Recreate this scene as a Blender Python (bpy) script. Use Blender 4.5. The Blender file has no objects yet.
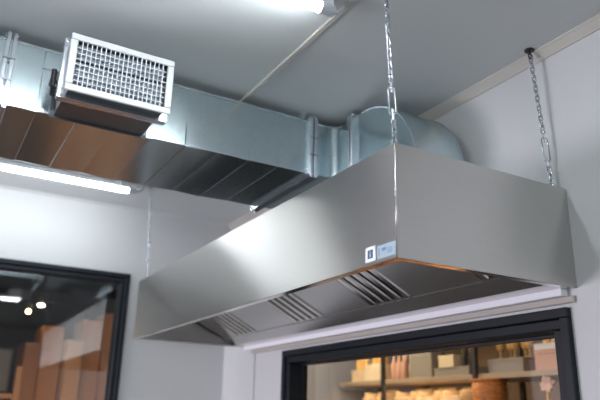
import bpy, bmesh, math, random
from mathutils import Vector, Matrix
random.seed(7)
PI = math.pi
E = 1.5                      # eye height: every z below is measured from the eye
C = bpy.context.scene.collection
sc = bpy.context.scene

# ------------------------------------------------------------------ materials
def mat(name, col=(.8, .8, .8), rough=.5, metal=0., spec=.5, emit=None, strength=0., coat=0.):
    m = bpy.data.materials.new(name); m.use_nodes = True
    b = m.node_tree.nodes['Principled BSDF']
    b.inputs['Base Color'].default_value = (*col, 1)
    b.inputs['Roughness'].default_value = rough
    b.inputs['Metallic'].default_value = metal
    b.inputs['Specular IOR Level'].default_value = spec
    b.inputs['Coat Weight'].default_value = coat
    if emit:
        b.inputs['Emission Color'].default_value = (*emit, 1)
        b.inputs['Emission Strength'].default_value = strength
    return m

def noisy(m, col_a, col_b, scale=(1, 1, 1), ns=5., detail=4., rough=None, bump=0., voronoi=False):
    """object-space noise drives the colour, the roughness and a slight bump"""
    nt = m.node_tree; N = nt.nodes; L = nt.links; b = N['Principled BSDF']
    tc = N.new('ShaderNodeTexCoord'); mp = N.new('ShaderNodeMapping')
    mp.inputs['Scale'].default_value = scale
    L.new(tc.outputs['Object'], mp.inputs['Vector'])
    if voronoi:
        n = N.new('ShaderNodeTexVoronoi'); n.inputs['Scale'].default_value = ns
        out = n.outputs['Color']
        sp = N.new('ShaderNodeSeparateColor'); L.new(out, sp.inputs[0]); out = sp.outputs[0]
    else:
        n = N.new('ShaderNodeTexNoise'); n.inputs['Scale'].default_value = ns
        n.inputs['Detail'].default_value = detail
        out = n.outputs['Fac']
    L.new(mp.outputs[0], n.inputs['Vector'])
    r = N.new('ShaderNodeValToRGB')
    r.color_ramp.elements[0].color = (*col_a, 1); r.color_ramp.elements[1].color = (*col_b, 1)
    r.color_ramp.elements[0].position = .3; r.color_ramp.elements[1].position = .7
    L.new(out, r.inputs[0]); L.new(r.outputs[0], b.inputs['Base Color'])
    if rough:
        mr = N.new('ShaderNodeMapRange'); mr.inputs['To Min'].default_value = rough[0]; mr.inputs['To Max'].default_value = rough[1]
        L.new(out, mr.inputs['Value']); L.new(mr.outputs[0], b.inputs['Roughness'])
    if bump:
        bp = N.new('ShaderNodeBump'); bp.inputs['Strength'].default_value = bump; bp.inputs['Distance'].default_value = .002
        L.new(out, bp.inputs['Height']); L.new(bp.outputs[0], b.inputs['Normal'])
    return m

def brushed(name, ca, cb, rough, aniso, scale, tangent=(0, 0, 1)):
    m = mat(name, ca, rough, 1.)
    noisy(m, ca, cb, scale, 3., 6., (rough - .01, rough + .015))
    nt = m.node_tree; b = nt.nodes['Principled BSDF']
    b.inputs['Anisotropic'].default_value = aniso
    cx = nt.nodes.new('ShaderNodeCombineXYZ')
    for i in range(3): cx.inputs[i].default_value = tangent[i]
    nt.links.new(cx.outputs[0], b.inputs['Tangent'])
    return m

def wood(name, ca, cb, rough=.5):
    m = mat(name, ca, rough)
    return noisy(m, ca, cb, (9, 9, .7), 3., 5., (rough - .1, rough + .1), .15)

def glass_mat(name, tint, ior):
    m = bpy.data.materials.new(name); m.use_nodes = True
    nt = m.node_tree; N = nt.nodes; N.clear(); L = nt.links
    o = N.new('ShaderNodeOutputMaterial'); mx = N.new('ShaderNodeMixShader')
    t = N.new('ShaderNodeBsdfTransparent'); t.inputs[0].default_value = (*tint, 1)
    g = N.new('ShaderNodeBsdfGlossy'); g.inputs['Roughness'].default_value = .0
    f = N.new('ShaderNodeFresnel'); f.inputs[0].default_value = ior
    ge = N.new('ShaderNodeNewGeometry'); inv = N.new('ShaderNodeMath'); inv.operation = 'SUBTRACT'; inv.inputs[0].default_value = 1.
    L.new(ge.outputs['Backfacing'], inv.inputs[1])          # one coated reflection, on the outer face of the pane
    mu = N.new('ShaderNodeMath'); mu.operation = 'MULTIPLY'
    L.new(f.outputs[0], mu.inputs[0]); L.new(inv.outputs[0], mu.inputs[1]); L.new(mu.outputs[0], mx.inputs[0]); L.new(t.outputs[0], mx.inputs[1]); L.new(g.outputs[0], mx.inputs[2])
    L.new(mx.outputs[0], o.inputs[0])
    return m

M = {}
M['wall'] = noisy(mat('wall_panel_white', (.8, .8, .8), .5), (.565, .58, .58), (.585, .60, .60), (1, 1, 1), 1.2, 2, (.42, .5))
M['ceil'] = noisy(mat('ceiling_panel', (.7, .72, .72), .45), (.52, .555, .55), (.545, .58, .575), (1, 1, 1), .9, 2, (.38, .46))
M['floor'] = noisy(mat('floor_resin', (.4, .38, .36), .4), (.20, .19, .18), (.24, .23, .22), (1, 1, 1), 3, 4, (.35, .5))
M['trim'] = mat('trim_cream', (.50, .485, .44), .4)
M['rail'] = mat('rail_beige', (.44, .41, .375), .45)
M['galv'] = noisy(mat('galvanised_steel', (.6, .66, .7), .3, 1.), (.60, .71, .745), (.625, .735, .77), (1, 1, 1), 45., 3, (.225, .235), 0, voronoi=True)
M['galv_bright'] = noisy(mat('zinc_flange', (.7, .75, .8), .28, 1.), (.66, .71, .75), (.72, .76, .80), (1, 1, 1), 40., 3, (.25, .27))
M['zinc'] = mat('zinc_plated', (.52, .55, .59), .2, 1.)
M['steel'] = brushed('brushed_stainless', (.61, .605, .58), (.63, .62, .60), .34, 1., (60, 1.2, 60))
M['steel_side'] = brushed('brushed_stainless_cross', (.59, .585, .56), (.615, .605, .585), .30, .7, (1.2, 60, 60))
M['steel_in'] = brushed('inner_stainless', (.57, .56, .55), (.59, .58, .57), .24, .6, (60, 1.2, 60))
M['lip'] = mat('polished_edge', (.66, .63, .60), .16, 1.)
M['gap_shade'] = mat('filter_gap_shade', (.02, .02, .02), .6)  # near-black puts the shade between the baffles into the colour
M['white'] = mat('white_paint', (.37, .38, .39), .4)
M['blade'] = mat('blade_paint', (.55, .58, .62), .35)
M['damper'] = mat('damper_plate', (.13, .15, .17), .45)
M['dull'] = mat('dull_sheet', (.17, .185, .195), .42, 1.)
M['black'] = mat('black_plastic', (.012, .013, .015), .4)
M['frame'] = noisy(mat('window_frame', (.007, .010, .014), .5, 0, .3), (.006, .009, .013), (.009, .013, .018), (1, 1, 1), 8, 3, (.45, .55))
M['gasket'] = mat('gasket', (.004, .004, .005), .6)
M['glass'] = glass_mat('pane_glass', (.90, .92, .91), 2.2)
M['glass_shop'] = glass_mat('shop_pane_glass', (.96, .96, .95), 1.9)
M['tube'] = mat('lit_diffuser', (.9, .92, .95), .4, emit=(.90, .96, 1.0), strength=25.)
M['tube_bright'] = mat('lit_diffuser_bright', (.9, .92, .95), .4, emit=(.90, .96, 1.0), strength=46.)
M['housing'] = mat('lamp_housing', (.70, .73, .76), .4)
M['cap'] = mat('lamp_cap', (.50, .53, .57), .4)
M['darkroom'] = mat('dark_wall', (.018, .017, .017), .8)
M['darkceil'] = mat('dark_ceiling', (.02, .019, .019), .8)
M['woodfloor'] = noisy(mat('oak_floor', (.4, .2, .1), .45), (.34, .17, .08), (.46, .25, .12), (.8, 6, 1), 3, 5, (.35, .5))
M['wood_a'] = wood('oak_a', (.34, .175, .085), (.40, .215, .11))
M['wood_b'] = wood('oak_b', (.38, .21, .11), (.44, .25, .14))
M['wood_c'] = wood('oak_c', (.26, .13, .062), (.32, .16, .08))
M['wood_light'] = wood('oak_light', (.46, .29, .17), (.52, .34, .21))
M['bulb'] = mat('warm_bulb', (1, .7, .4), .4, emit=(1., .50, .16), strength=45.)
M['bulb2'] = mat('warm_spot', (1, .8, .5), .4, emit=(1., .80, .52), strength=40.)
M['shopwall'] = mat('shop_wall', (.20, .135, .085), .7)
M['shopwhite'] = mat('shop_partition', (.25, .28, .36), .6)
M['shelf'] = mat('shelf_board', (.42, .33, .24), .5)
M['post'] = mat('shelf_post', (.02, .02, .022), .5)
M['card'] = noisy(mat('carton', (.75, .62, .45), .7), (.70, .56, .38), (.78, .65, .47), (1, 1, 1), 12, 3)
M['cream'] = mat('cream_card', (.85, .74, .55), .6)
M['pink'] = mat('pink_glass', (.62, .38, .30), .25)
M['amber'] = mat('amber_glass', (.75, .48, .18), .15)
M['bottle_dark'] = mat('dark_bottle', (.05, .04, .035), .2)
M['greypanel'] = mat('grey_box', (.30, .28, .26), .6)
M['wicker'] = noisy(mat('orange_wicker', (.55, .2, .05), .6), (.35, .10, .02), (.70, .28, .07), (1, 1, 2.2), 45, 2, None, .4)
M['petal'] = mat('dry_petal', (.80, .52, .40), .7)
M['stem'] = mat('yellow_stem', (.70, .45, .08), .6)
M['paper'] = mat('white_paper', (.82, .83, .88), .6)
M['sticker_ink'] = mat('blue_ink', (.035, .075, .15), .5)
M['plate'] = mat('pale_blue_label', (.34, .44, .51), .5)
M['plate_ink'] = mat('label_ink', (.10, .17, .42), .5)
M['board'] = mat('white_board', (.75, .73, .70), .5)

# ------------------------------------------------------------------ mesh builder
class MB:
    def __init__(s): s.bm = bmesh.new()
    def box(s, x0, x1, y0, y1, z0, z1, bevel=0., seg=1):
        r = bmesh.ops.create_cube(s.bm, size=1.)
        for v in r['verts']:
            v.co = Vector(((x0 + x1) / 2 + v.co.x * abs(x1 - x0), (y0 + y1) / 2 + v.co.y * abs(y1 - y0), (z0 + z1) / 2 + v.co.z * abs(z1 - z0)))
        if bevel:
            es = list({e for v in r['verts'] for e in v.link_edges})
            bmesh.ops.bevel(s.bm, geom=es, offset=bevel, segments=seg, affect='EDGES', profile=.5)
        return s
    def hexa(s, lo, hi):
        """prism between two equal polygons"""
        a = [s.bm.verts.new(p) for p in lo]; b = [s.bm.verts.new(p) for p in hi]
        n = len(a)
        fs = [s.bm.faces.new(a[::-1]), s.bm.faces.new(b)]
        for i in range(n): fs.append(s.bm.faces.new((a[i], a[(i + 1) % n], b[(i + 1) % n], b[i])))
        bmesh.ops.recalc_face_normals(s.bm, faces=fs)
        return s
    def cyl(s, p0, p1, r, n=16, r1=None):
        p0 = Vector(p0); p1 = Vector(p1); d = (p1 - p0)
        q = d.to_track_quat('Z', 'Y'); r1 = r if r1 is None else r1
        lo = [p0 + q @ Vector((math.cos(2 * PI * i / n) * r, math.sin(2 * PI * i / n) * r, 0)) for i in range(n)]
        hi = [p1 + q @ Vector((math.cos(2 * PI * i / n) * r1, math.sin(2 * PI * i / n) * r1, 0)) for i in range(n)]
        return s.hexa(lo, hi)
    def lathe(s, c, prof, n=20):
        rings = []
        for r, z in prof:
            rings.append([s.bm.verts.new((c[0] + r * math.cos(2 * PI * i / n), c[1] + r * math.sin(2 * PI * i / n), c[2] + z)) for i in range(n)])
        fs = [s.bm.faces.new(rings[0][::-1]), s.bm.faces.new(rings[-1])]
        for a, b in zip(rings, rings[1:]):
            for i in range(n): fs.append(s.bm.faces.new((a[i], a[(i + 1) % n], b[(i + 1) % n], b[i])))
        bmesh.ops.recalc_face_normals(s.bm, faces=fs)
        for f in fs[2:]: f.smooth = True
        return s
    def loop_tube(s, pts, r, n=8, closed=True):
        """round bar along a path"""
        pts = [Vector(p) for p in pts]; m = len(pts); rings = []
        for i, p in enumerate(pts):
            if closed: t = pts[(i + 1) % m] - pts[i - 1]
            else: t = pts[min(i + 1, m - 1)] - pts[max(i - 1, 0)]
            t.normalize()
            if i == 0:
                ref = Vector((0, 0, 1)) if abs(t.z) < .9 else Vector((1, 0, 0))
                u = t.cross(ref).normalized()
            else:
                u = (u - t * u.dot(t)).normalized()
            w = t.cross(u)
            rings.append([s.bm.verts.new(p + u * r * math.cos(2 * PI * k / n) + w * r * math.sin(2 * PI * k / n)) for k in range(n)])
        fs = []
        for i in range(m if closed else m - 1):
            a, b = rings[i], rings[(i + 1) % m]
            for k in range(n): fs.append(s.bm.faces.new((a[k], a[(k + 1) % n], b[(k + 1) % n], b[k])))
        if not closed:
            fs.append(s.bm.faces.new(rings[0])); fs.append(s.bm.faces.new(rings[-1][::-1]))
        bmesh.ops.recalc_face_normals(s.bm, faces=fs)
        for f in fs: f.smooth = True
        return s
    def build(s, name, m, parent=None, base=(0, 0, 0), smooth=False):
        """coordinates are eye-relative world ones; they become relative to the thing's base"""
        o = (0, 0, 0)
        off = Vector(base)
        p = parent
        while p is not None:
            off = off + p.location; p = p.parent
        me = bpy.data.meshes.new(name)
        for v in s.bm.verts: v.co = v.co + Vector((0, 0, E)) - off
        if smooth:
            for f in s.bm.faces: f.smooth = True
        s.bm.to_mesh(me); s.bm.free()
        me.materials.append(m)
        ob = bpy.data.objects.new(name, me); C.objects.link(ob)
        ob.location = base
        if parent is not None: ob.parent = parent
        return ob

def empty(name, loc):
    o = bpy.data.objects.new(name, None); C.objects.link(o)
    o.location = (loc[0], loc[1], loc[2] + E); o.empty_display_size = .1
    return o
def tag(o, label, cat, group=None):
    o['label'] = label; o['category'] = cat
    if group: o['group'] = group
    return o
def struct(o): o['kind'] = 'structure'; return o
def copy_tree(o, parent=None):
    c = o.copy(); C.objects.link(c)
    if parent is not None: c.parent = parent
    for ch in list(o.children): copy_tree(ch, c)
    return c

# ------------------------------------------------------------------ room measures
CE = 1.40                    # ceiling
FL = -1.5                    # floor
XR = 1.938                   # wall the hood hangs against
YB = 4.466                   # wall at the far end
XL, YF = -3.2, -3.4

# ------------------------------------------------------------------ the room
struct(MB().box(XL - .1, XR + .14, YF - .1, YB + .14, FL - .12, FL).build('floor', M['floor']))
struct(MB().box(XL - .1, XR + .14, YF - .1, YB + .14, CE, CE + .12).build('ceiling', M['ceil']))
def wall_with_hole_x(name, x0, x1, y0, y1, hy0, hy1, hz0, hz1):
    b = MB()
    b.box(x0, x1, y0, hy0, FL, CE); b.box(x0, x1, hy1, y1, FL, CE)
    b.box(x0, x1, hy0, hy1, hz1, CE); b.box(x0, x1, hy0, hy1, FL, hz0)
    return struct(b.build(name, M['wall']))
# window openings
W2 = (1.495, 3.545, -.85, .388)         # y0, y1, z0, z1 on the hood wall
W1 = (-1.05, 1.198, -1.0, .925)         # x0, x1, z0, z1 on the far wall
b = MB()
y0, y1, z0, z1 = W2
b.box(XR, XR + .14, YF, y0, FL, CE); b.box(XR, XR + .14, y1, 3.968, FL, CE)
b.box(XR, XR + .14, y0, y1, z1, CE); b.box(XR, XR + .14, y0, y1, FL, z0)
b.box(XR + .003, XR + .14, 3.968, 3.974, FL, CE)                 # panel joint groove
b.box(XR, XR + .14, 3.974, YB + .14, FL, CE)
struct(b.build('wall_right', M['wall']))
b = MB()
x0, x1, z0, z1 = W1
b.box(XL, x0, YB, YB + .14, FL, CE); b.box(x1, XR, YB, YB + .14, FL, CE)
b.box(x0, x1, YB, YB + .14, z1, CE); b.box(x0, x1, YB, YB + .14, FL, z0)
struct(b.build('wall_back', M['wall']))
W3 = (2.6, 4.3, -1.3, .45)               # daylight windows, unseen, put in for soft room light: y0, y1, z0, z1 and x0, x1, z0, z1
W4 = (-2.7, .3, -.9, 1.05)
b = MB(); y0, y1, z0, z1 = W3
b.box(XL - .1, XL, YF, y0, FL, CE); b.box(XL - .1, XL, y1, YB + .14, FL, CE)
b.box(XL - .1, XL, y0, y1, z1, CE); b.box(XL - .1, XL, y0, y1, FL, z0)
struct(b.build('wall_left', M['wall']))
b = MB(); x0, x1, z0, z1 = W4
b.box(XL, x0, YF - .1, YF, FL, CE); b.box(x1, XR, YF - .1, YF, FL, CE)
b.box(x0, x1, YF - .1, YF, z1, CE); b.box(x0, x1, YF - .1, YF, FL, z0)
struct(b.build('wall_front', M['wall']))

# cove along the hood wall, joint strip across the ceiling, cove at the far wall
def cove(name, pts, ya, yb, m):
    return struct(MB().hexa([(x, ya, z) for x, z in pts], [(x, yb, z) for x, z in pts]).build(name, m))
cove('trim_1', [(XR, CE), (XR - .036, CE), (XR - .036, CE - .006), (XR - .028, CE - .012), (XR - .012, CE - .03), (XR - .006, CE - .038), (XR, CE - .038)], YF, YB, M['trim'])
cove('trim_2', [(1.101, CE), (1.101, CE - .004), (1.105, CE - .007), (1.119, CE - .007), (1.123, CE - .004), (1.123, CE)], YF, 3.90, M['trim'])
b = MB(); b.hexa([(XL, YB, CE), (XL, YB - .014, CE), (XL, YB - .014, CE - .004), (XL, YB, CE - .014)],
                 [(XR, YB, CE), (XR, YB - .014, CE), (XR, YB - .014, CE - .004), (XR, YB, CE - .014)])
struct(b.build('trim_3', M['wall']))
# corner upright of the wall panels, seen under the hood
struct(MB().box(XR - .012, XR, 3.945, 3.972, FL, .404, .002).build('trim_4', M['wall']))

# ------------------------------------------------------------------ windows
def ring_x(b, x0, x1, y0, y1, z0, z1, w, bev=.003):
    b.box(x0, x1, y0, y1, z1 - w, z1, bev); b.box(x0, x1, y0, y1, z0, z0 + w, bev)
    b.box(x0, x1, y0, y0 + w, z0 + w, z1 - w, bev); b.box(x0, x1, y1 - w, y1, z0 + w, z1 - w, bev)
def ring_y(b, y0, y1, x0, x1, z0, z1, w, bev=.003):
    b.box(x0, x1, y0, y1, z1 - w, z1, bev); b.box(x0, x1, y0, y1, z0, z0 + w, bev)
    b.box(x0, x0 + w, y0, y1, z0 + w, z1 - w, bev); b.box(x1 - w, x1, y0, y1, z0 + w, z1 - w, bev)
y0, y1, z0, z1 = W2
w2 = struct(empty('window_2', (XR, (y0 + y1) / 2, z0)))
b = MB(); ring_x(b, XR - .024, XR + .14, y0, y1, z0, z1, .034); b.build('outer_frame', M['frame'], w2)
b = MB(); ring_x(b, XR - .012, XR + .12, y0 + .035, y1 - .035, z0 + .035, z1 - .035, .038, .005); b.build('sash', M['frame'], w2)
b = MB(); ring_x(b, XR + .078, XR + .1, y0 + .074, y1 - .074, z0 + .074, z1 - .074, .010, 0); b.build('gasket', M['gasket'], w2)
MB().box(XR + .082, XR + .090, y0 + .075, y1 - .075, z0 + .075, z1 - .075).build('glass_pane', M['glass_shop'], w2)
x0, x1, z0, z1 = W1
w1 = struct(empty('window_1', ((x0 + x1) / 2, YB, z0)))
b = MB(); ring_y(b, YB - .022, YB + .14, x0, x1, z0, z1, .030); b.build('outer_frame', M['frame'], w1)
b = MB(); ring_y(b, YB - .010, YB + .10, x0 + .031, x1 - .031, z0 + .031, z1 - .031, .030, .004); b.build('sash', M['frame'], w1)
b = MB(); ring_y(b, YB + .028, YB + .05, x0 + .061, x1 - .061, z0 + .061, z1 - .061, .007, 0); b.build('gasket', M['gasket'], w1)
MB().box(x0 + .062, x1 - .062, YB + .032, YB + .040, z0 + .062, z1 - .062).build('glass_pane', M['glass'], w1)

y0, y1, z0, z1 = W3
w3 = struct(empty('unseen_window_3', (XL, (y0 + y1) / 2, z0)))  # unseen side window, added as an opening for fill light
b = MB(); ring_x(b, XL - .1, XL + .02, y0, y1, z0, z1, .06); b.box(XL - .08, XL, (y0 + y1) / 2 - .03, (y0 + y1) / 2 + .03, z0 + .06, z1 - .06); b.build('outer_frame', M['frame'], w3)
x0, x1, z0, z1 = W4
w4 = struct(empty('unseen_window_4', ((x0 + x1) / 2, YF, z0)))  # unseen rear window, added to let fill light in
b = MB(); ring_y(b, YF - .1, YF + .02, x0, x1, z0, z1, .06); b.box((x0 + x1) / 2 - .03, (x0 + x1) / 2 + .03, YF - .08, YF, z0 + .06, z1 - .06); b.build('outer_frame', M['frame'], w4)

# ------------------------------------------------------------------ exhaust hood
HX0, HX1, HY0, HY1, HZ0, HZ1 = 1.160, XR - .001, 1.458, 4.09, .45, .812
hood = tag(empty('exhaust_hood', (HX1, (HY0 + HY1) / 2, HZ0)),
           'long brushed stainless steel extractor hood hanging from chains above the shop window', 'extractor hood')
T = .003
MB().hexa([(HX0 - .004, HY0, HZ0), (HX0, HY0, HZ1), (HX0 + T, HY0, HZ1), (HX0 - .004 + T, HY0, HZ0)],
          [(HX0 - .004, HY1, HZ0), (HX0, HY1, HZ1), (HX0 + T, HY1, HZ1), (HX0 - .004 + T, HY1, HZ0)]).build('front_panel', M['steel'], hood)
for ya, yb in ((HY0, HY0 + T), (HY1 - T, HY1)):
    MB().hexa([(HX0 - .004 + T, ya, HZ0), (HX1, ya, HZ0), (HX1, ya, HZ1), (HX0 + T, ya, HZ1)],
              [(HX0 - .004 + T, yb, HZ0), (HX1, yb, HZ0), (HX1, yb, HZ1), (HX0 + T, yb, HZ1)]).build('side_panel', M['steel_side'], hood)
# corner seam: the rounded fold where front and side sheets meet
MB().cyl((HX0 - .003, HY0 + .001, HZ0), (HX0 + .001, HY0 + .001, HZ1), .0025, 10).build('corner_seam', M['lip'], hood, smooth=True)
MB().box(HX0 + T, HX1, HY0 + T, HY1 - T, HZ1 - T, HZ1).build('top_panel', M['steel_in'], hood)
MB().box(HX1 - T, HX1, HY0 + T, HY1 - T, HZ0 + .03, HZ1 - T).build('rear_panel', M['steel_in'], hood)
# folded lip round the open underside
b = MB()
LW = .030
b.box(HX0 - .001, HX0 + LW, HY0 + T, HY1 - T, HZ0, HZ0 + .004)
b.box(HX0 + LW - .003, HX0 + LW, HY0 + LW, HY1 - LW, HZ0 + .004, HZ0 + .016)
b.box(HX0 + LW, HX1 - .004, HY0 + T, HY0 + LW, HZ0, HZ0 + .004)
b.box(HX0 + LW, HX1 - .1, HY0 + LW - .003, HY0 + LW, HZ0 + .004, HZ0 + .016)
b.box(HX0 + LW, HX1 - .004, HY1 - LW, HY1 - T, HZ0, HZ0 + .004)
b.build('bottom_lip', M['lip'], hood)
# grease gutter along the wall and the sloping deflector above it
b = MB()
b.hexa([(1.835, HY0 + LW, .456), (1.902, HY0 + LW, .452), (1.902, HY0 + LW, .460), (1.835, HY0 + LW, .462)],
       [(1.835, HY1 - LW, .456), (1.902, HY1 - LW, .452), (1.902, HY1 - LW, .460), (1.835, HY1 - LW, .462)])
b.build('grease_gutter', M['steel_in'], hood)
MB().box(1.902, HX1, HY0 + LW + .01, HY1 - LW, .4265, .4535, .002).build('wall_flashing', M['paper'], hood)
FX, FZ = 1.76, .495
b = MB()
b.hexa([(FX, HY0 + LW, FZ), (1.835, HY0 + LW, .456), (1.838, HY0 + LW, .460), (FX + .003, HY0 + LW, FZ + .004)],
       [(FX, HY1 - LW, FZ), (1.835, HY1 - LW, .456), (1.838, HY1 - LW, .460), (FX + .003, HY1 - LW, FZ + .004)])
b.build('deflector', M['steel_in'], hood)
MB().box(FX - .004, FX + .004, HY0 + LW, HY1 - LW, FZ - .004, FZ + .003).build('filter_rail', M['lip'], hood)
# filter bank: sloping plane from the deflector up to behind the front panel
K = .5; TL = .54
un = Vector((-1, 0, K)).normalized(); nn = Vector((-K, 0, -1)).normalized()      # up the slope, facing down
def fp(t, y, h):                                                                   # slope coordinate, y, height below the plane
    p = Vector((FX, y, FZ)) + Vector((-1, 0, K)) * t + nn * h
    return (p.x, p.y, p.z)
def slab(b, t0, t1, ya, yb, h0, h1):
    return b.hexa([fp(t0, ya, h0), fp(t1, ya, h0), fp(t1, yb, h0), fp(t0, yb, h0)],
                  [fp(t0, ya, h1), fp(t1, ya, h1), fp(t1, yb, h1), fp(t0, yb, h1)])
groups = [(3.872, 3.562), (3.112, 2.792), (2.412, 2.112), (1.722, 1.492)]
blank = [(HY1 - LW, 3.872), (3.562, 3.112), (2.792, 2.412), (2.112, 1.722)]
for ya, yb in blank:
    slab(MB(), 0, TL, yb, ya, 0, .003).build('blanking_panel', M['steel_in'], hood)
for ya, yb in groups:
    n = 5 if ya > 1.8 else 4
    f = slab(MB(), 0, TL, yb, ya, -.035, -.030).build('baffle_filter', M['gap_shade'], hood)  # dark backing sheet stands in for the shaded gaps
    p = (ya - yb) / n
    fr = MB()
    slab(fr, 0, .012, yb, ya, -.03, .004); slab(fr, TL - .012, TL, yb, ya, -.03, .004)
    for yy in (yb, ya - .006): slab(fr, .012, TL - .012, yy, yy + .006, -.03, .004)
    fr.build('filter_frame', M['steel_in'], f)
    for k in range(n):
        c = yb + p * (k + .5); hw = p * .30
        prof = [(-hw, -.012), (-hw, .0), (-hw * .75, .007), (hw * .75, .007), (hw, .0), (hw, -.012)]
        bb = MB(); bb.hexa([fp(.012, c + dy, h) for dy, h in prof], [fp(TL - .012, c + dy, h) for dy, h in prof])
        bb.build('baffle', M['lip'], f)
# white square notice and pale blue type plate at the near corner of the front panel
def on_front(ya, yb, za, zb, d, th):
    xs = lambda z: HX0 - .004 + .004 * (z - HZ0) / (HZ1 - HZ0)
    return [(xs(za) - d, ya, za), (xs(za) - d, yb, za), (xs(zb) - d, yb, zb), (xs(zb) - d, ya, zb)], \
           [(xs(za) - d - th, ya, za), (xs(za) - d - th, yb, za), (xs(zb) - d - th, yb, zb), (xs(zb) - d - th, ya, zb)]
st = MB().hexa(*on_front(1.562, 1.613, .461, .508, 0, .0008)).build('notice_sticker', M['paper'], hood)
st['label'] = 'white square sticker with a dark blue pictogram'
ib = MB(); ib.hexa(*on_front(1.574, 1.601, .471, .498, .0008, .0004)); ib.build('pictogram', M['sticker_ink'], st)
ib = MB(); ib.hexa(*on_front(1.584, 1.591, .475, .487, .0012, .0003)); ib.hexa(*on_front(1.585, 1.590, .489, .494, .0012, .0003))
ib.build('pictogram_figure', M['plate'], st)
pl = MB().hexa(*on_front(1.462, 1.552, .4610, .5015, 0, .0008)).build('type_plate', M['plate'], hood)
pl['label'] = 'pale blue type plate with small dark marks'
ib = MB(); ib.hexa(*on_front(1.508, 1.530, .4855, .4915, .0008, .0003)); ib.hexa(*on_front(1.510, 1.528, .482, .484, .0008, .0003))
ib.hexa(*on_front(1.541, 1.545, .4685, .4945, .0008, .0003))
for k in range(3): ib.hexa(*on_front(1.478, 1.502, .4725 + k * .006, .4745 + k * .006, .0008, .0003))
ib.build('printed_marks', M['plate_ink'], pl)
# lifting eyes on the roof
for ex, ey in ((1.185, 1.49), (1.905, 1.49), (1.185, 3.99)):
    b = MB(); b.box(ex - .016, ex + .016, ey - .016, ey + .016, HZ1, HZ1 + .003)
    b.loop_tube([(ex + .011 * math.cos(a), ey, HZ1 + .014 + .011 * math.sin(a)) for a in [2 * PI * i / 16 for i in range(16)]], .003)
    b.build('lifting_eye', M['zinc'], hood)

# wall rail under the hood
tag(MB().box(XR - .016, XR, HY0 + .01, 3.99, .402, .4255, .003).build('support_rail', M['rail']),
    'beige rail fixed to the wall between the hood and the window', 'rail')

# ------------------------------------------------------------------ chains
def chain(p_top, p_bot, label, ztb=(.925, 1.02), plate=False):
    t = tag(empty('suspension_chain', p_bot), label, 'chain', 'chains carrying the hood')
    a = Vector(p_bot); c = Vector(p_top); d = (c - a); L = d.length; d.normalize()
    q = d.to_track_quat('Z', 'X')
    def loc(x, y, s): return a + d * s + Vector((x, y, 0))
    def link(b, s0, ln, w, r, turn):
        hw = w / 2; n = 6; pts = []
        hl = ln / 2 - hw
        for i in range(n + 1):
            an = PI * i / n; pts.append((hw * math.cos(an), hl + hw * math.sin(an)))
        for i in range(n + 1):
            an = PI + PI * i / n; pts.append((hw * math.cos(an), -hl + hw * math.sin(an)))
        P = []
        for u, s in pts:
            ux, uy = (u * math.cos(turn), u * math.sin(turn))
            P.append(loc(ux, uy, s0 + s))
        b.loop_tube(P, r, 6)
    sb0 = (ztb[0] - a.z) / d.z; sb1 = (ztb[1] - a.z) / d.z
    pitch = .0215
    def run(s0, s1):
        b = MB(); n = max(1, round((s1 - s0) / pitch)); st = (s1 - s0) / n
        for k in range(n):
            link(b, s0 + st * (k + .5), st + .008, .0135, .0026, (0 if k % 2 else PI / 2) + .12)
        return b
    run(sb1 + .028, L - .035).build('chain_links', M['zinc'], t)
    run(.012, sb0 - .028).build('chain_links', M['zinc'], t)
    # turnbuckle: open frame with a threaded eye at both ends
    b = MB(); hw = .0105
    tb = []
    for u, s in ((hw, sb0 + .008), (hw, sb1 - .008), (hw * .6, sb1), (-hw * .6, sb1), (-hw, sb1 - .008), (-hw, sb0 + .008), (-hw * .6, sb0), (hw * .6, sb0)):
        tb.append(loc(u * .8, -u * .6, s))
    b.loop_tube(tb, .0032, 8)
    tbo = b.build('turnbuckle', M['zinc'], t)
    for s, sg in ((sb0, -1), (sb1, 1)):
        e = MB(); e.cyl(loc(0, 0, s - sg * .018), loc(0, 0, s + sg * .018), .0028, 8)
        e.loop_tube([loc(.0075 * math.cos(2 * PI * i / 14) * .8, -.0075 * math.cos(2 * PI * i / 14) * .6, s + sg * .025 + .0075 * math.sin(2 * PI * i / 14)) for i in range(14)], .0026, 6)
        e.build('eye_bolt', M['zinc'], tbo)
    # ceiling hook
    b = MB(); b.lathe((c.x, c.y, CE - .006), [(.017, 0), (.019, .002), (.019, .006)], 20)
    b.cyl((c.x, c.y, CE - .022), (c.x, c.y, CE - .004), .004, 8)
    b.loop_tube([loc(.011 * math.cos(x), 0, L - .028 + .011 * math.sin(x)) for x in [PI * .5 - 2 * PI * i / 18 for i in range(16)]], .003, 6, closed=False)
    b.build('ceiling_hook', M['black'] if plate else M['zinc'], t)
    return t
chain((1.162, 1.49, CE), (1.185, 1.49, HZ1 + .003), 'bright zinc chain with open turnbuckle, at the hood corner bearing the stickers')
chain((1.884, 1.513, CE), (1.905, 1.49, HZ1 + .003), 'zinc chain hung close to the wall and ceiling cove, from a dark ceiling hook', plate=True)
chain((1.125, 3.93, CE), (1.185, 3.99, HZ1 + .003), 'thin zinc chain hung beside the end cap of the lamp behind the duct')

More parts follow.
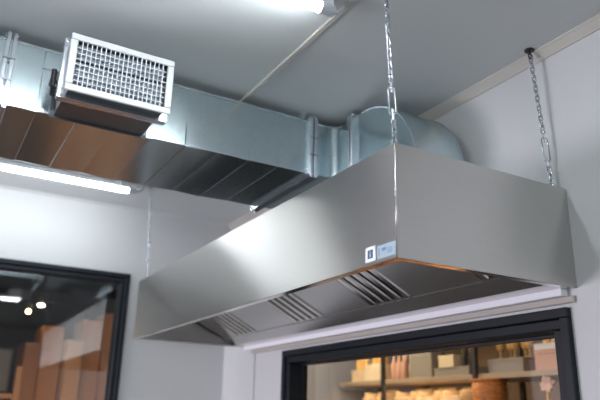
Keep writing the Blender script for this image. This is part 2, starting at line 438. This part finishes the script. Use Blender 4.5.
# ------------------------------------------------------------------ duct
DY0, DY1, DZ0, DZ1 = 2.473, 3.055, 1.093, 1.363
DXE = 1.462
duct = tag(empty('air_duct', (0, (DY0 + DY1) / 2, DZ0)),
           'galvanised sheet metal air duct running under the ceiling and bending down into the hood', 'duct')
def beaded(edges, tilts):
    """sheet bent a little at every seam: each panel has a slight tilt of its own and a tiny step to the next"""
    b = MB(); rings = []
    for (xa, xb), (oa, ob) in zip(zip(edges, edges[1:]), tilts):
        for x, o in ((xa + .0015, oa), (xb - .0015, ob)):
            rings.append([b.bm.verts.new(p) for p in ((x, DY0 - o, DZ0 - o * 1.3), (x, DY1 + o, DZ0 - o * 1.3), (x, DY1 + o, DZ1 + o), (x, DY0 - o, DZ1 + o))])
    fs = []
    for r0, r1 in zip(rings, rings[1:]):
        for k in range(4): fs.append(b.bm.faces.new((r0[k], r0[(k + 1) % 4], r1[(k + 1) % 4], r1[k])))
    fs += [b.bm.faces.new(rings[0]), b.bm.faces.new(rings[-1][::-1])]
    bmesh.ops.recalc_face_normals(b.bm, faces=fs)
    return b
TI = [(0, .003), (.0005, .0015), (.004, 0), (0, .0045), (.002, .002), (.0045, .001), (.0005, .004), (.003, .0005), (0, .002)]
beaded([-1.23 + .15 * i for i in range(9)] + [.12], [TI[(k * 4 + 1) % 9] for k in range(9)]).build('duct_section', M['galv'], duct)
beaded([.12, .237, .387, .537, .687, .837, .987, 1.137, 1.287, DXE], TI).build('duct_section', M['galv'], duct)
# folded long seams on the duct's top and bottom edges
b = MB()
for z in (DZ0 - .002, DZ1 - .006): b.box(-1.3, DXE, DY0 - .0055, DY0, z, z + .008)
b.build('edge_seam', M['galv_bright'], duct)
def flange_x(xc):
    """pair of angle profiles round the duct with corner plates, bolts and clamps"""
    b = MB(); h = .026
    for dx in (-.020, .004):
        x0, x1 = xc + dx, xc + dx + .016
        b.box(x0, x1, DY0 - h, DY0 + .002, DZ0 - h, DZ1 + .022, .002); b.box(x0, x1, DY1 - .002, DY1 + h, DZ0 - h, DZ1 + .022, .002)
        b.box(x0, x1, DY0, DY1, DZ0 - h, DZ0 + .002, .002); b.box(x0, x1, DY0, DY1, DZ1 - .002, DZ1 + .022, .002)
    f = b.build('flange', M['galv_bright'], duct)
    for y, z in ((DY0 - .013, DZ0 - .013), (DY0 - .013, DZ1 + .010), (DY1 + .013, DZ0 - .013)):
        MB().cyl((xc - .026, y, z), (xc + .026, y, z), .005, 6).build('bolt', M['zinc'], f)
    for z in (DZ0 + .09, DZ0 + .18):
        MB().box(xc - .022, xc + .022, DY0 - .028, DY0 - .016, z - .003, z + .003, .001).build('clamp', M['zinc'], f)
    return f
flange_x(.110); flange_x(DXE)
# flat bend towards the hood
RT = .14; EX0, EX1 = DXE + RT + .004, 1.868
Y2 = DY0 - RT
RB2 = .045
arc = [(DXE, DY0), (DXE + .04, DY0)] + [(EX0 - .002 - RB2 + RB2 * math.sin(a), DY0 - RB2 + RB2 * math.cos(a)) for a in [PI / 2 * i / 8 for i in range(9)]]
plan = arc + [(EX0, Y2 - .002), (EX1, Y2 - .002), (EX1, DY1), (DXE, DY1)]
bend = MB().hexa([(x, y, DZ0) for x, y in plan], [(x, y, DZ1) for x, y in plan]).build('duct_bend', M['galv'], duct)
for z in (DZ0, DZ1 - .006):
    MB().loop_tube([(x + .002, y - .002, z + .003) for x, y in arc], .004, 6, closed=False).build('bend_seam', M['galv_bright'], bend)
b = MB()
b.cyl((EX0 - .002 - RB2, DY0, DZ0), (EX0 - .002 - RB2, DY0, DZ1), .0035, 6)
b.build('bend_rib', M['galv_bright'], bend)
# flange before the drop
b = MB(); h = .024
for dy in (-.020, .004):
    ya, yb = Y2 + dy, Y2 + dy + .016
    b.box(EX0 - h, EX0 + .002, ya, yb, DZ0 - h, DZ1 + .022, .002); b.box(EX1 - .002, EX1 + h, ya, yb, DZ0 - h, DZ1 + .022, .002)
    b.box(EX0, EX1, ya, yb, DZ0 - h, DZ0 + .002, .002); b.box(EX0, EX1, ya, yb, DZ1 - .002, DZ1 + .022, .002)
f = b.build('flange', M['galv_bright'], duct)
MB().cyl((EX0 - .012, Y2 - .026, DZ1 + .010), (EX0 - .012, Y2 + .026, DZ1 + .010), .005, 6).build('bolt', M['zinc'], f)
# elbow dropping into the hood
CYc, CZc, RO, RI = Y2 - .075, DZ1 - .37, .37, .10
n = 28
ang = [PI / 2 * i / n for i in range(n + 1)]
outer = [(Y2, DZ1)] + [(CYc - RO * math.sin(a), CZc + RO * math.cos(a)) for a in ang] + [(CYc - RO, HZ1 + .002)]
inner = [(Y2, DZ0)] + [(CYc - RI * math.sin(a), CZc + RI * math.cos(a)) for a in ang] + [(CYc - RI, HZ1 + .002)]
def skin(path, off, xa, xb):
    b = MB(); va = [b.bm.verts.new((xa, y, z)) for y, z in path]; vb = [b.bm.verts.new((xb, y, z)) for y, z in path]
    fs = [b.bm.faces.new((va[i], va[i + 1], vb[i + 1], vb[i])) for i in range(len(path) - 1)]
    for f in fs: f.smooth = True
    bmesh.ops.recalc_face_normals(b.bm, faces=fs)
    return b
el = skin(outer, 0, EX0 + .003, EX1 - .003).build('elbow', M['galv'], duct)
skin(inner, 0, EX0 + .003, EX1 - .003).build('elbow_throat', M['galv'], el)
for xa, xb in ((EX0, EX0 + .003), (EX1 - .003, EX1)):
    b = MB()
    va = [[b.bm.verts.new((x, y, z)) for y, z in outer] for x in (xa, xb)]
    vi = [[b.bm.verts.new((x, y, z)) for y, z in inner] for x in (xa, xb)]
    fs = []
    for k in (0, 1):
        for i in range(len(outer) - 1): fs.append(b.bm.faces.new((va[k][i], va[k][i + 1], vi[k][i + 1], vi[k][i])))
    for arr in (va, vi):
        for i in range(len(outer) - 1): fs.append(b.bm.faces.new((arr[0][i], arr[0][i + 1], arr[1][i + 1], arr[1][i])))
    bmesh.ops.recalc_face_normals(b.bm, faces=fs)
    b.build('elbow_cheek', M['galv'], el)
b = MB()
for x in (EX0 + .001, EX1 - .001): b.loop_tube([(x, y, z) for y, z in outer[1:]], .0045, 6, closed=False)
b.build('elbow_seam', M['galv_bright'], el)
# duct carried by the ceiling: two hanger straps hidden above the sheet
for x in (-.5, 1.405):
    for y in (DY0 + .01, DY1 - .03): MB().box(x, x + .025, y, y + .02, DZ1, CE).build('hanger_strap', M['galv_bright'], duct)

# ------------------------------------------------------------------ supply grille
GX0, GX1, GZ0, GZ1, GY = .283, .667, 1.066, 1.292, 2.173
gr = tag(empty('ventilation_grille', ((GX0 + GX1) / 2, DY0, GZ0)),
         'white rectangular air grille with crossed blades on a box at the duct side', 'air grille')
fw = .026
b = MB()
ring_y(b, GY - .006, GY + .004, GX0, GX1, GZ0, GZ1, fw, .003)
b.build('grille_frame', M['white'], gr)
b = MB(); nv = 20
ix0, ix1, iz0, iz1 = GX0 + fw, GX1 - fw, GZ0 + fw, GZ1 - fw
for k in range(nv - 1):
    x = ix0 + (ix1 - ix0) * (k + 1) / nv
    b.box(x - .0011, x + .0011, GY - .003, GY + .007, iz0, iz1)
b.build('upright_blades', M['blade'], gr)
b = MB(); nh = 8
for k in range(nh - 1):
    z = iz0 + (iz1 - iz0) * (k + 1) / nh
    b.box(ix0, ix1, GY + .008, GY + .018, z - .0012, z + .0012)
b.build('level_blades', M['blade'], gr)
# volume damper behind the blades: two grey plates with an open slot between them
b = MB(); zm = iz0 + (iz1 - iz0) * .63
b.box(ix0 + .004, ix1 - .004, GY + .0215, GY + .0235, iz0, zm - .008)
b.box(ix0 + .004, ix1 - .004, GY + .0225, GY + .0245, zm + .010, iz1)
b.box(ix0 + .004, ix1 - .004, GY + .0185, GY + .0215, iz0 + .045, iz0 + .062)
b.build('damper_blades', M['damper'], gr)
# neck: collar right behind the frame, open box back to the duct
bx0, bx1, bz0, bz1 = GX0 + .018, GX1 - .018, GZ0 + .018, GZ1 - .012
def sleeve(b, x0, x1, z0, z1, ya, yb, t=.0015):
    b.box(x0, x1, ya, yb, z0, z0 + t); b.box(x0, x1, ya, yb, z1 - t, z1)
    b.box(x0, x0 + t, ya, yb, z0 + t, z1 - t); b.box(x1 - t, x1, ya, yb, z0 + t, z1 - t)
b = MB(); sleeve(b, bx0, bx1, bz0, bz1, GY + .004, GY + .060)
b.build('collar', M['dull'], gr)
b = MB()
ring_y(b, GY + .060, GY + .076, bx0 - .030, bx1 + .026, bz0 - .022, bz1 + .022, .034, .002)
ring_y(b, GY + .080, GY + .096, bx0 - .030, bx1 + .026, bz0 - .022, bz1 + .022, .034, .002)
cf = b.build('collar_flange', M['galv_bright'], gr)
for x in (bx0 - .016, bx1 + .012):
    for z in (bz0 - .010, bz1 + .010):
        MB().cyl((x, GY + .054, z), (x, GY + .103, z), .006, 6).build('bolt', M['zinc'], cf)
b = MB(); sleeve(b, bx0, bx1, bz0 + .006, bz1, GY + .096, DY0 - .003)
nk = b.build('neck_box', M['dull'], gr)
b = MB(); b.box(bx0 - .018, bx1 + .018, DY0 - .008, DY0 - .004, bz0 - .004, bz0 + .006)
b.box(bx0 - .018, bx0, DY0 - .008, DY0 - .004, bz0, bz1); b.box(bx1, bx1 + .018, DY0 - .008, DY0 - .004, bz0, bz1)
b.build('neck_flange', M['dull'], nk)
b = MB(); b.box(bx0 + .03, bx0 + .11, GY + .13, GY + .15, bz0 + .002, bz0 + .006); b.build('sheet_clip', M['zinc'], nk)
dk = MB(); dk.cyl((bx0, GY + .20, 1.185), (bx0 - .045, GY + .20, 1.185), .006, 10); dk.build('damper_spindle', M['black'], gr)
b = MB(); b.box(bx0 - .044, bx0 - .028, GY + .165, GY + .235, 1.175, 1.195, .004); b.cyl((bx0 - .036, GY + .175, 1.15), (bx0 - .036, GY + .175, 1.22), .010, 10)
b.cyl((bx0 - .024, GY + .21, 1.135), (bx0 - .024, GY + .21, 1.165), .014, 10)
b.build('damper_lever', M['black'], gr)
MB().cyl((bx0, GY + .22, 1.238), (bx0 - .075, GY + .22, 1.238), .003, 8).build('damper_rod', M['zinc'], gr)

# ------------------------------------------------------------------ lamps
def tube_lamp(xa, xb, yc, label, lit='tube'):
    t = tag(empty('tube_lamp', ((xa + xb) / 2, yc, CE)), label, 'lamp', 'tube lamps on the ceiling')
    zc = CE - .045; r = .019
    b = MB(); b.box(xa + .005, xb - .005, yc - .021, yc + .021, zc + .008, CE - .006, .004); b.build('housing', M['housing'], t)
    n = 18; prof = [(yc + r * math.cos(PI * .9 + PI * 1.2 * i / n), zc + .002 + r * math.sin(PI * .9 + PI * 1.2 * i / n)) for i in range(n + 1)]
    b = MB(); b.hexa([(xa + .052, y, z) for y, z in prof], [(xb - .052, y, z) for y, z in prof])
    for f in b.bm.faces: f.smooth = len(f.verts) == 4
    b.build('diffuser', M[lit], t)
    for x0, x1 in ((xa, xa + .052), (xb - .052, xb)):
        MB().cyl((x0, yc, zc + .002), (x1, yc, zc + .002), r + .0025, 20).build('end_cap', M['cap'], t)
    for x in (xa + .12, xb - .12):
        MB().box(x - .014, x + .014, yc - .025, yc + .025, zc + .012, CE, .003).build('mounting_clip', M['zinc'], t)
    b = MB(); b.cyl((xb, yc, zc + .004), (xb + .018, yc, zc + .004), .010, 10)
    b.loop_tube([(xb + .018, yc, zc + .004), (xb + .035, yc, zc + .012), (xb + .045, yc, CE - .015), (xb + .048, yc, CE - .002)], .005, 8, closed=False)
    b.build('cable_gland', M['cap'], t)
    return t
tube_lamp(-.22, 1.042, 3.955, 'lit white tube lamp on the ceiling behind the air duct')
tube_lamp(-.22, 1.054, 1.655, 'lit tube lamp whose end cap meets the ceiling strip above the hood', 'tube_bright')
tube_lamp(.65, 1.075, .06, 'lit tube lamp overhead, mirrored as a short white bar in the dark window')

# ------------------------------------------------------------------ dark room behind window 1
RB = 9.2
struct(MB().box(-3.2, 1.93, YB + .14, RB, FL - .12, FL).build('floor_dark_room', M['woodfloor']))
struct(MB().box(-3.2, 1.93, YB + .14, RB, CE, CE + .12).build('ceiling_dark_room', M['darkceil']))
struct(MB().box(-3.2, 1.93, RB, RB + .1, FL, CE).build('wall_dark_room_back', M['darkroom']))
struct(MB().box(-3.3, -3.2, YB + .14, RB, FL, CE).build('wall_dark_room_left', M['darkroom']))
struct(MB().box(1.93, 2.0, YB + .14, RB, FL, CE).build('wall_dark_room_right', M['darkroom']))
def cabinet(xa, xb, y, d, top, m, doors, label):
    t = tag(empty('wooden_cabinet', ((xa + xb) / 2, y, FL)), label, 'cabinet', 'tall wooden cabinets beyond the dark window')
    MB().box(xa + .01, xb - .01, y + .03, y + d, FL, FL + .08).build('plinth', M['wood_c'], t)
    MB().box(xa, xb, y, y + d, FL + .08, top, .004).build('carcass', m, t)
    w = (xb - xa) / doors
    for k in range(doors):
        dr = MB().box(xa + w * k + .003, xa + w * (k + 1) - .003, y - .02, y, FL + .09, top - .01, .004).build('door', m, t)
        MB().box(xa + w * (k + 1) - .03, xa + w * (k + 1) - .018, y - .035, y - .02, -.45, -.25, .003).build('handle', M['black'], dr)
    return t
cabinet(.79, .915, 6.0, .4, .56, M['wood_c'], 1, 'narrow low wooden cabinet beside the dark gap behind the glass')
cabinet(.92, 1.10, 6.05, .4, .72, M['wood_a'], 1, 'brown wooden cabinet under the two warm bulbs behind the glass')
cabinet(1.105, 1.245, 5.9, .4, .60, M['wood_light'], 1, 'pale wooden cabinet seen through the mirrored hood in the window')
cabinet(1.25, 1.415, 6.0, .4, .80, M['wood_b'], 1, 'tall light brown wooden cabinet between the pale one and the frame')
cabinet(1.42, 1.85, 5.95, .4, .86, M['wood_a'], 2, 'wide wooden cabinet with two doors hard against the window frame')
t = tag(empty('wooden_rack', (.55, 5.6, FL)), 'low wooden rack of posts and a crossbar in the dark room', 'rack')
for x in (.28, .70): MB().box(x, x + .045, 5.58, 5.62, FL, .34 if x > .5 else .12, .003).build('post', M['wood_b'], t)
for z in (.10, -.5): MB().box(.2, .70, 5.585, 5.615, z, z + .035, .003).build('crossbar', M['wood_b'], t)
t = tag(MB().box(.70, 1.07, 9.16, 9.199, .25, .75, .004).build('hanging_board', M['board']), 'pale board hung in the dark room, at the picture edge', 'board')
def bulb(x, y, z, r, m, label, spot):
    t = tag(empty('hanging_bulb', (x, y, CE)), label, 'light bulb', 'warm bulbs beyond the dark window')
    MB().lathe((x, y, CE - .02), [(.04, 0), (.04, .02)], 16).build('ceiling_rose', M['black'], t)
    MB().cyl((x, y, z + r), (x, y, CE - .02), .004, 8).build('flex', M['black'], t)
    MB().lathe((x, y, z + r * .7), [(.02, 0), (.022, .05), (.012, .06)], 14).build('socket', M['black'], t)
    if spot:
        MB().lathe((x, y, z - r * .4), [(r * .3, 0), (r, r * .25), (r, r * .5), (r * .4, r * .8)], 18).build('glass_bulb', m, t)
    else:
        MB().lathe((x, y, z - r), [(r * .15, 0), (r * .6, r * .15), (r * .95, r * .6), (r, r), (r * .9, r * 1.4), (r * .4, r * 1.85)], 18).build('glass_bulb', m, t)
bulb(.775, 6.0, .82, .017, M['bulb'], 'round warm bulb glowing lower of the two behind the dark window', False)
bulb(.885, 6.1, .895, .025, M['bulb2'], 'flat warm spot bulb glowing higher of the two behind the dark window', True)

# ------------------------------------------------------------------ shop behind window 2
SX, SY = XR + .14, 5.06
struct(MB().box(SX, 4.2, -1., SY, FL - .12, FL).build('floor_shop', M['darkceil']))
struct(MB().box(SX, 4.2, -1., SY, CE, CE + .12).build('ceiling_shop', M['ceil']))
struct(MB().box(4.2, 4.3, -1., SY, FL, CE).build('wall_shop_back', M['shopwall']))
struct(MB().box(SX, 4.2, SY, SY + .1, FL, CE).build('wall_shop_left', M['shopwhite']))
struct(MB().box(SX, 4.2, -1.1, -1., FL, CE).build('wall_shop_right', M['shopwall']))
RX0, RX1 = 3.30, 3.72
rk = tag(empty('shelving_unit', ((RX0 + RX1) / 2, 3.6, FL)), 'long shop shelving with dark uprights behind the large window', 'shelves')
ZS = (.315, -.06, -.45, -.9)
for z in ZS:
    MB().box(RX0, RX1, 2.35, 5.02, z - .035, z, .003).build('shelf_board', M['shelf'], rk)
for y in (2.36, 3.345, 4.37, 5.0):
    for x in ((RX0 - .02, RX1) if y < 4.9 else (RX1,)):
        MB().box(x, x + .03, y - .018, y + .018, FL, .95, .002).build('upright', M['post'], rk)
MB().box(RX0, RX1, 2.35, 5.02, .92, .95, .003).build('shelf_board', M['shelf'], rk)
gS = {}
def carton(x, y, z, dx, dy, dz, m, label, group='boxes on the shop shelves'):
    t = tag(empty('box', (x, y, z)), label, 'box', group)
    MB().box(x - dx / 2, x + dx / 2, y - dy / 2, y + dy / 2, z, z + dz, .003).build('body', m, t)
    MB().box(x - dx / 2 - .002, x + dx / 2 + .002, y - dy / 2 - .002, y + dy / 2 + .002, z + dz * .78, z + dz + .002, .002).build('lid', m, t)
    return t
Z0 = ZS[0]
carton(3.42, 4.55, Z0, .2, .22, .13, M['cream'], 'bright cream box on the top shop shelf by the dark upright')
carton(3.45, 4.80, Z0, .2, .2, .10, M['card'], 'brown carton on the top shop shelf next to the white partition')
carton(3.45, 3.98, Z0, .2, .26, .19, M['greypanel'], 'grey box on the top shop shelf behind the pink bottles')
carton(3.42, 3.66, Z0 + .06, .2, .16, .085, M['cream'], 'small cream box lying on a dark block on the top shop shelf')
carton(3.44, 3.62, Z0, .22, .36, .06, M['greypanel'], 'flat dark box underneath the small cream box on the shop shelf')
carton(3.44, 3.12, Z0, .2, .30, .09, M['greypanel'], 'flat grey box under the hanging glasses on the shop shelf')
carton(3.42, 2.74, Z0, .2, .24, .12, M['pink'], 'pinkish box under a white one, by the window jamb')
carton(3.42, 2.76, Z0 + .122, .2, .20, .035, M['paper'], 'thin white box topmost of the stack by the window jamb')
def bottle(x, y, z, m, r, h, label, group):
    t = tag(empty('bottle', (x, y, z)), label, 'bottle', group)
    MB().lathe((x, y, z), [(r * .9, 0), (r, .01), (r, h * .6), (r * .35, h * .76), (r * .35, h * .94)], 14).build('body', m, t)
    MB().lathe((x, y, z + h * .94), [(r * .42, 0), (r * .42, h * .06)], 12).build('cap', M['cream'], t)
    return t
p = bottle(3.36, 4.31, Z0, M['pink'], .028, .2, 'pink bottle in the row beside the dark shelf upright', 'pink bottles on the top shop shelf')
for k, (dx, dy) in enumerate(((0, -.065), (0, -.13), (.1, -.03), (.1, -.10))):
    c = copy_tree(p); c.location = p.location + Vector((dx, dy, 0))
p = bottle(3.37, 3.52, Z0 + .062, M['bottle_dark'], .024, .17, 'dark bottle near the middle upright of the top shop shelf', 'dark bottles on the top shop shelf')
for dx, dy in ((.02, -.055), (.02, .25)):
    c = copy_tree(p); c.location = p.location + Vector((dx, dy, 0))
# stemmed glasses on a tray above the flat grey box
p = tag(empty('stemmed_glass', (3.40, 3.21, Z0 + .094)), 'amber stemmed glass standing on the flat grey box', 'glass', 'amber glasses on the grey box')
MB().lathe((3.40, 3.21, Z0 + .094), [(.024, 0), (.024, .003), (.004, .008), (.004, .05)], 14).build('stem', M['amber'], p)
MB().lathe((3.40, 3.21, Z0 + .144), [(.006, 0), (.024, .02), (.027, .05), (.022, .085)], 14).build('bowl', M['amber'], p)
for k in range(1, 5):
    c = copy_tree(p); c.location = p.location + Vector((.03 * (k % 2), -.062 * k, 0))
p = tag(empty('jar', (3.40, 2.82, Z0 + .161)), 'amber jar standing on the thin white box', 'jar', 'amber jars on the white box')
MB().lathe((3.40, 2.82, Z0 + .161), [(.022, 0), (.024, .01), (.024, .07), (.018, .085)], 14).build('body', M['amber'], p)
MB().lathe((3.40, 2.82, Z0 + .246), [(.02, 0), (.02, .015)], 12).build('lid', M['cream'], p)
for k in range(1, 3):
    c = copy_tree(p); c.location = p.location + Vector((0, -.065 * k, 0))
q = [(4.48, .132), (4.55, .132), (4.62, .132), (4.74, .102), (4.80, .102), (4.86, .102)]
for k, (y, dz) in enumerate(q):
    c = copy_tree(p); c.location = (3.40, y, Z0 + dz + E); c['group'] = 'amber jars on the cartons'
    c['label'] = 'amber jar standing on the bright cream box' if dz > .12 else 'amber jar standing on the brown carton by the partition'
    c['group'] = 'amber jars on the cream box' if dz > .12 else 'amber jars on the brown carton'
for k in range(4):
    c = copy_tree(p); c.location = (3.40, 3.88 + .065 * k, Z0 + .192 + E)
    c['label'] = 'amber jar standing on the upright grey box'; c['group'] = 'amber jars on the grey box'
# lower shelf
Z1 = ZS[1]
def crate(y, label):
    t = tag(empty('open_crate', (3.45, y, Z1)), label, 'crate', 'cream crates on the lower shop shelf')
    b = MB()
    b.box(3.34, 3.36, y - .1, y + .1, Z1, Z1 + .24, .002); b.box(3.56, 3.58, y - .1, y + .1, Z1, Z1 + .31, .002)
    b.box(3.36, 3.56, y - .1, y - .085, Z1, Z1 + .28, .002); b.box(3.36, 3.56, y + .085, y + .1, Z1, Z1 + .28, .002)
    b.box(3.36, 3.56, y - .085, y + .085, Z1, Z1 + .015)
    b.build('crate_shell', M['card'], t)
    MB().box(3.33, 3.34, y - .04, y + .04, Z1 + .06, Z1 + .10, .002).build('card_label', M['cream'], t)
for y, l in ((4.20, 'cream crate on the lower shelf beside the dark upright'), (3.93, 'cream crate on the lower shelf between two others'), (3.66, 'cream crate on the lower shelf nearest the orange basket'), (4.62, 'cream crate on the lower shelf beside the white partition')):
    crate(y, l)
for y, l in ((4.05, 'unseen wooden chest added on the low shelf under the cream crates'), (4.60, 'unseen wooden chest added on the low shelf beside the white partition'), (3.62, 'unseen wooden chest added on the low shelf under the orange basket')):  # unseen chests, added so the hood lip mirrors warm wood
    t = tag(empty('added_wooden_chest', (3.47, y, ZS[2])), l, 'chest', 'added wooden chests on the low shop shelf')
    MB().box(3.33, 3.62, y - .19, y + .19, ZS[2], ZS[2] + .24, .004).build('body', M['wood_b'], t)
    MB().box(3.32, 3.63, y - .20, y + .20, ZS[2] + .24, ZS[2] + .275, .005).build('lid', M['wood_light'], t)
tag(MB().box(3.24, 3.33, 3.62, 4.10, .045, .115, .006).build('white_tray', M['paper']), 'white tray held at the front of the cream crates', 'tray')
t = tag(empty('wicker_basket', (3.30, 3.25, Z1)), 'orange wicker basket on the lower shop shelf', 'basket')
MB().lathe((3.33, 3.26, Z1), [(.09, 0), (.105, .1), (.115, .24), (.11, .33), (.10, .335)], 24).build('basket_body', M['wicker'], t)
b = MB(); b.loop_tube([(3.33 + .112 * math.cos(2 * PI * i / 24), 3.26 + .112 * math.sin(2 * PI * i / 24), Z1 + .33) for i in range(24)], .009, 8); b.build('rim', M['wicker'], t)
t = tag(empty('dried_flower', (3.10, 2.62, -.266)), 'pale pink dried flower on a yellow stem behind the window jamb', 'flower')
b = MB(); b.loop_tube([(3.10, 2.62, -.266), (3.10, 2.615, -.1), (3.10, 2.60, .08), (3.10, 2.595, .19)], .010, 8, closed=False); b.build('stem', M['stem'], t)
b = MB()
for k in range(9):
    a = 2 * PI * k / 9; c0 = Vector((3.10, 2.595, .215)); d = Vector((.35 * math.sin(k * 2.), math.cos(a), math.sin(a)))
    u = d.cross(Vector((1, 0, 0))).normalized()
    tip = c0 + d * .05
    b.hexa([c0 + u * .008 + Vector((-.012, 0, 0)), c0 + d * .03 + u * .018 + Vector((-.012, 0, 0)), tip + Vector((-.008, 0, 0)), c0 + d * .03 - u * .018 + Vector((-.012, 0, 0)), c0 - u * .008 + Vector((-.012, 0, 0))],
           [c0 + u * .008 + Vector((.012, 0, 0)), c0 + d * .03 + u * .018 + Vector((.008, 0, 0)), tip + Vector((.004, 0, 0)), c0 + d * .03 - u * .018 + Vector((.008, 0, 0)), c0 - u * .008 + Vector((.012, 0, 0))])
b.build('petals', M['petal'], t)
t2 = tag(empty('vase', (3.10, 2.62, -.55)), 'dark vase holding the dried flower', 'vase')
MB().lathe((3.10, 2.62, -.55), [(.05, 0), (.07, .1), (.05, .22), (.03, .28)], 20).build('body', M['bottle_dark'], t2)
t3 = tag(empty('side_table', (3.10, 2.62, FL)), 'small dark table under the vase', 'table')
MB().box(2.95, 3.25, 2.4, 2.85, -.58, -.55, .004).build('table_top', M['post'], t3)
for x in (2.97, 3.2):
    for y in (2.42, 2.8): MB().box(x, x + .03, y, y + .03, FL, -.58).build('leg', M['post'], t3)

# ------------------------------------------------------------------ light
DAY_L, DAY_F = 170, 75
def area(name, loc, size, power, col, rot=(0, 0, 0), sy=None):
    l = bpy.data.lights.new(name, 'AREA'); l.energy = power; l.color = col; l.shape = 'RECTANGLE'; l.size = size; l.size_y = sy or size
    o = bpy.data.objects.new(name, l); C.objects.link(o); o.location = (loc[0], loc[1], loc[2] + E); o.rotation_euler = rot
    return o
def point(name, loc, power, col, r=.08):
    l = bpy.data.lights.new(name, 'POINT'); l.energy = power; l.color = col; l.shadow_soft_size = r
    o = bpy.data.objects.new(name, l); C.objects.link(o); o.location = (loc[0], loc[1], loc[2] + E)
    return o
area('daylight_fill', (XL - .55, (W3[0] + W3[1]) / 2, -.2), 1.8, DAY_L, (.95, .88, 1.), (0, -PI / 2 + .6, 0), 1.7)  # fill added outside the unseen side window, tilted down
area('daylight_fill', ((W4[0] + W4[1]) / 2, YF - .5, .2), 3.0, DAY_F, (.90, .94, 1.), (PI / 2 - .5, 0, 0), 2.0)  # fill added outside the unseen rear window
WARM = (1., .76, .50)
point('unseen_shop_light', (2.75, 4.35, 1.15), 30, WARM)  # bare warm point light added for the shop, no fitting modelled
area('shelf_fill', (3.36, 4.2, .272), .12, 2.2, (1., .64, .34), (0, 0, 0), 1.5)  # fill added under the shelf to brighten the crates
area('shelf_fill', (3.33, 4.2, -.102), .10, 7, (1., .58, .28), (0, 0, 0), 1.5)  # fill added so the hood lip picks up an orange reflection
point('unseen_shop_light', (2.75, 2.5, 1.15), 5, WARM)  # weaker unseen light added for the near end of the shop
area('dark_room_fill', (.5, YB + .28, 1.22), 1.8, 3.5, (1., .60, .33), (PI / 2 - 1.05, 0, 0), .25)  # unseen fill added above the window to warm the cabinets
area('dark_room_fill', (.5, YB + .28, -.75), 1.8, 11, (1., .58, .32), (PI / 2, 0, 0), .25)  # unseen fill added below the window, for the copper duct reflection

w = bpy.data.worlds.new('world'); sc.world = w; w.use_nodes = True
w.node_tree.nodes['Background'].inputs[0].default_value = (.6, .7, .8, 1)
w.node_tree.nodes['Background'].inputs[1].default_value = .05

# ------------------------------------------------------------------ camera
yaw, pit, rol = [math.radians(v) for v in (29.62831671, 18.55167378, 1.35215367)]
f = Vector((math.sin(yaw) * math.cos(pit), math.cos(yaw) * math.cos(pit), math.sin(pit)))
r = Vector((math.cos(yaw), -math.sin(yaw), 0)); u = r.cross(f)
r2 = r * math.cos(rol) + u * math.sin(rol); u2 = -r * math.sin(rol) + u * math.cos(rol)
cam = bpy.data.cameras.new('camera'); co = bpy.data.objects.new('camera', cam); C.objects.link(co)
mw = Matrix((r2, u2, -f)).transposed().to_4x4(); mw.translation = (0, 0, E)
co.matrix_world = mw
cam.sensor_width = 36; cam.lens = 36 * 653.006 / 600
cam.clip_start = .02
cam.dof.use_dof = True; cam.dof.focus_distance = 2.35; cam.dof.aperture_fstop = 1.8
sc.camera = co
sc.view_settings.view_transform = 'Standard'; sc.view_settings.look = 'None'
sc.view_settings.exposure = .80; sc.view_settings.gamma = 1
sc.cycles.use_denoising = True
sc.cycles.max_bounces = 10; sc.cycles.glossy_bounces = 6; sc.cycles.transparent_max_bounces = 12
sc.cycles.sample_clamp_indirect = 6.
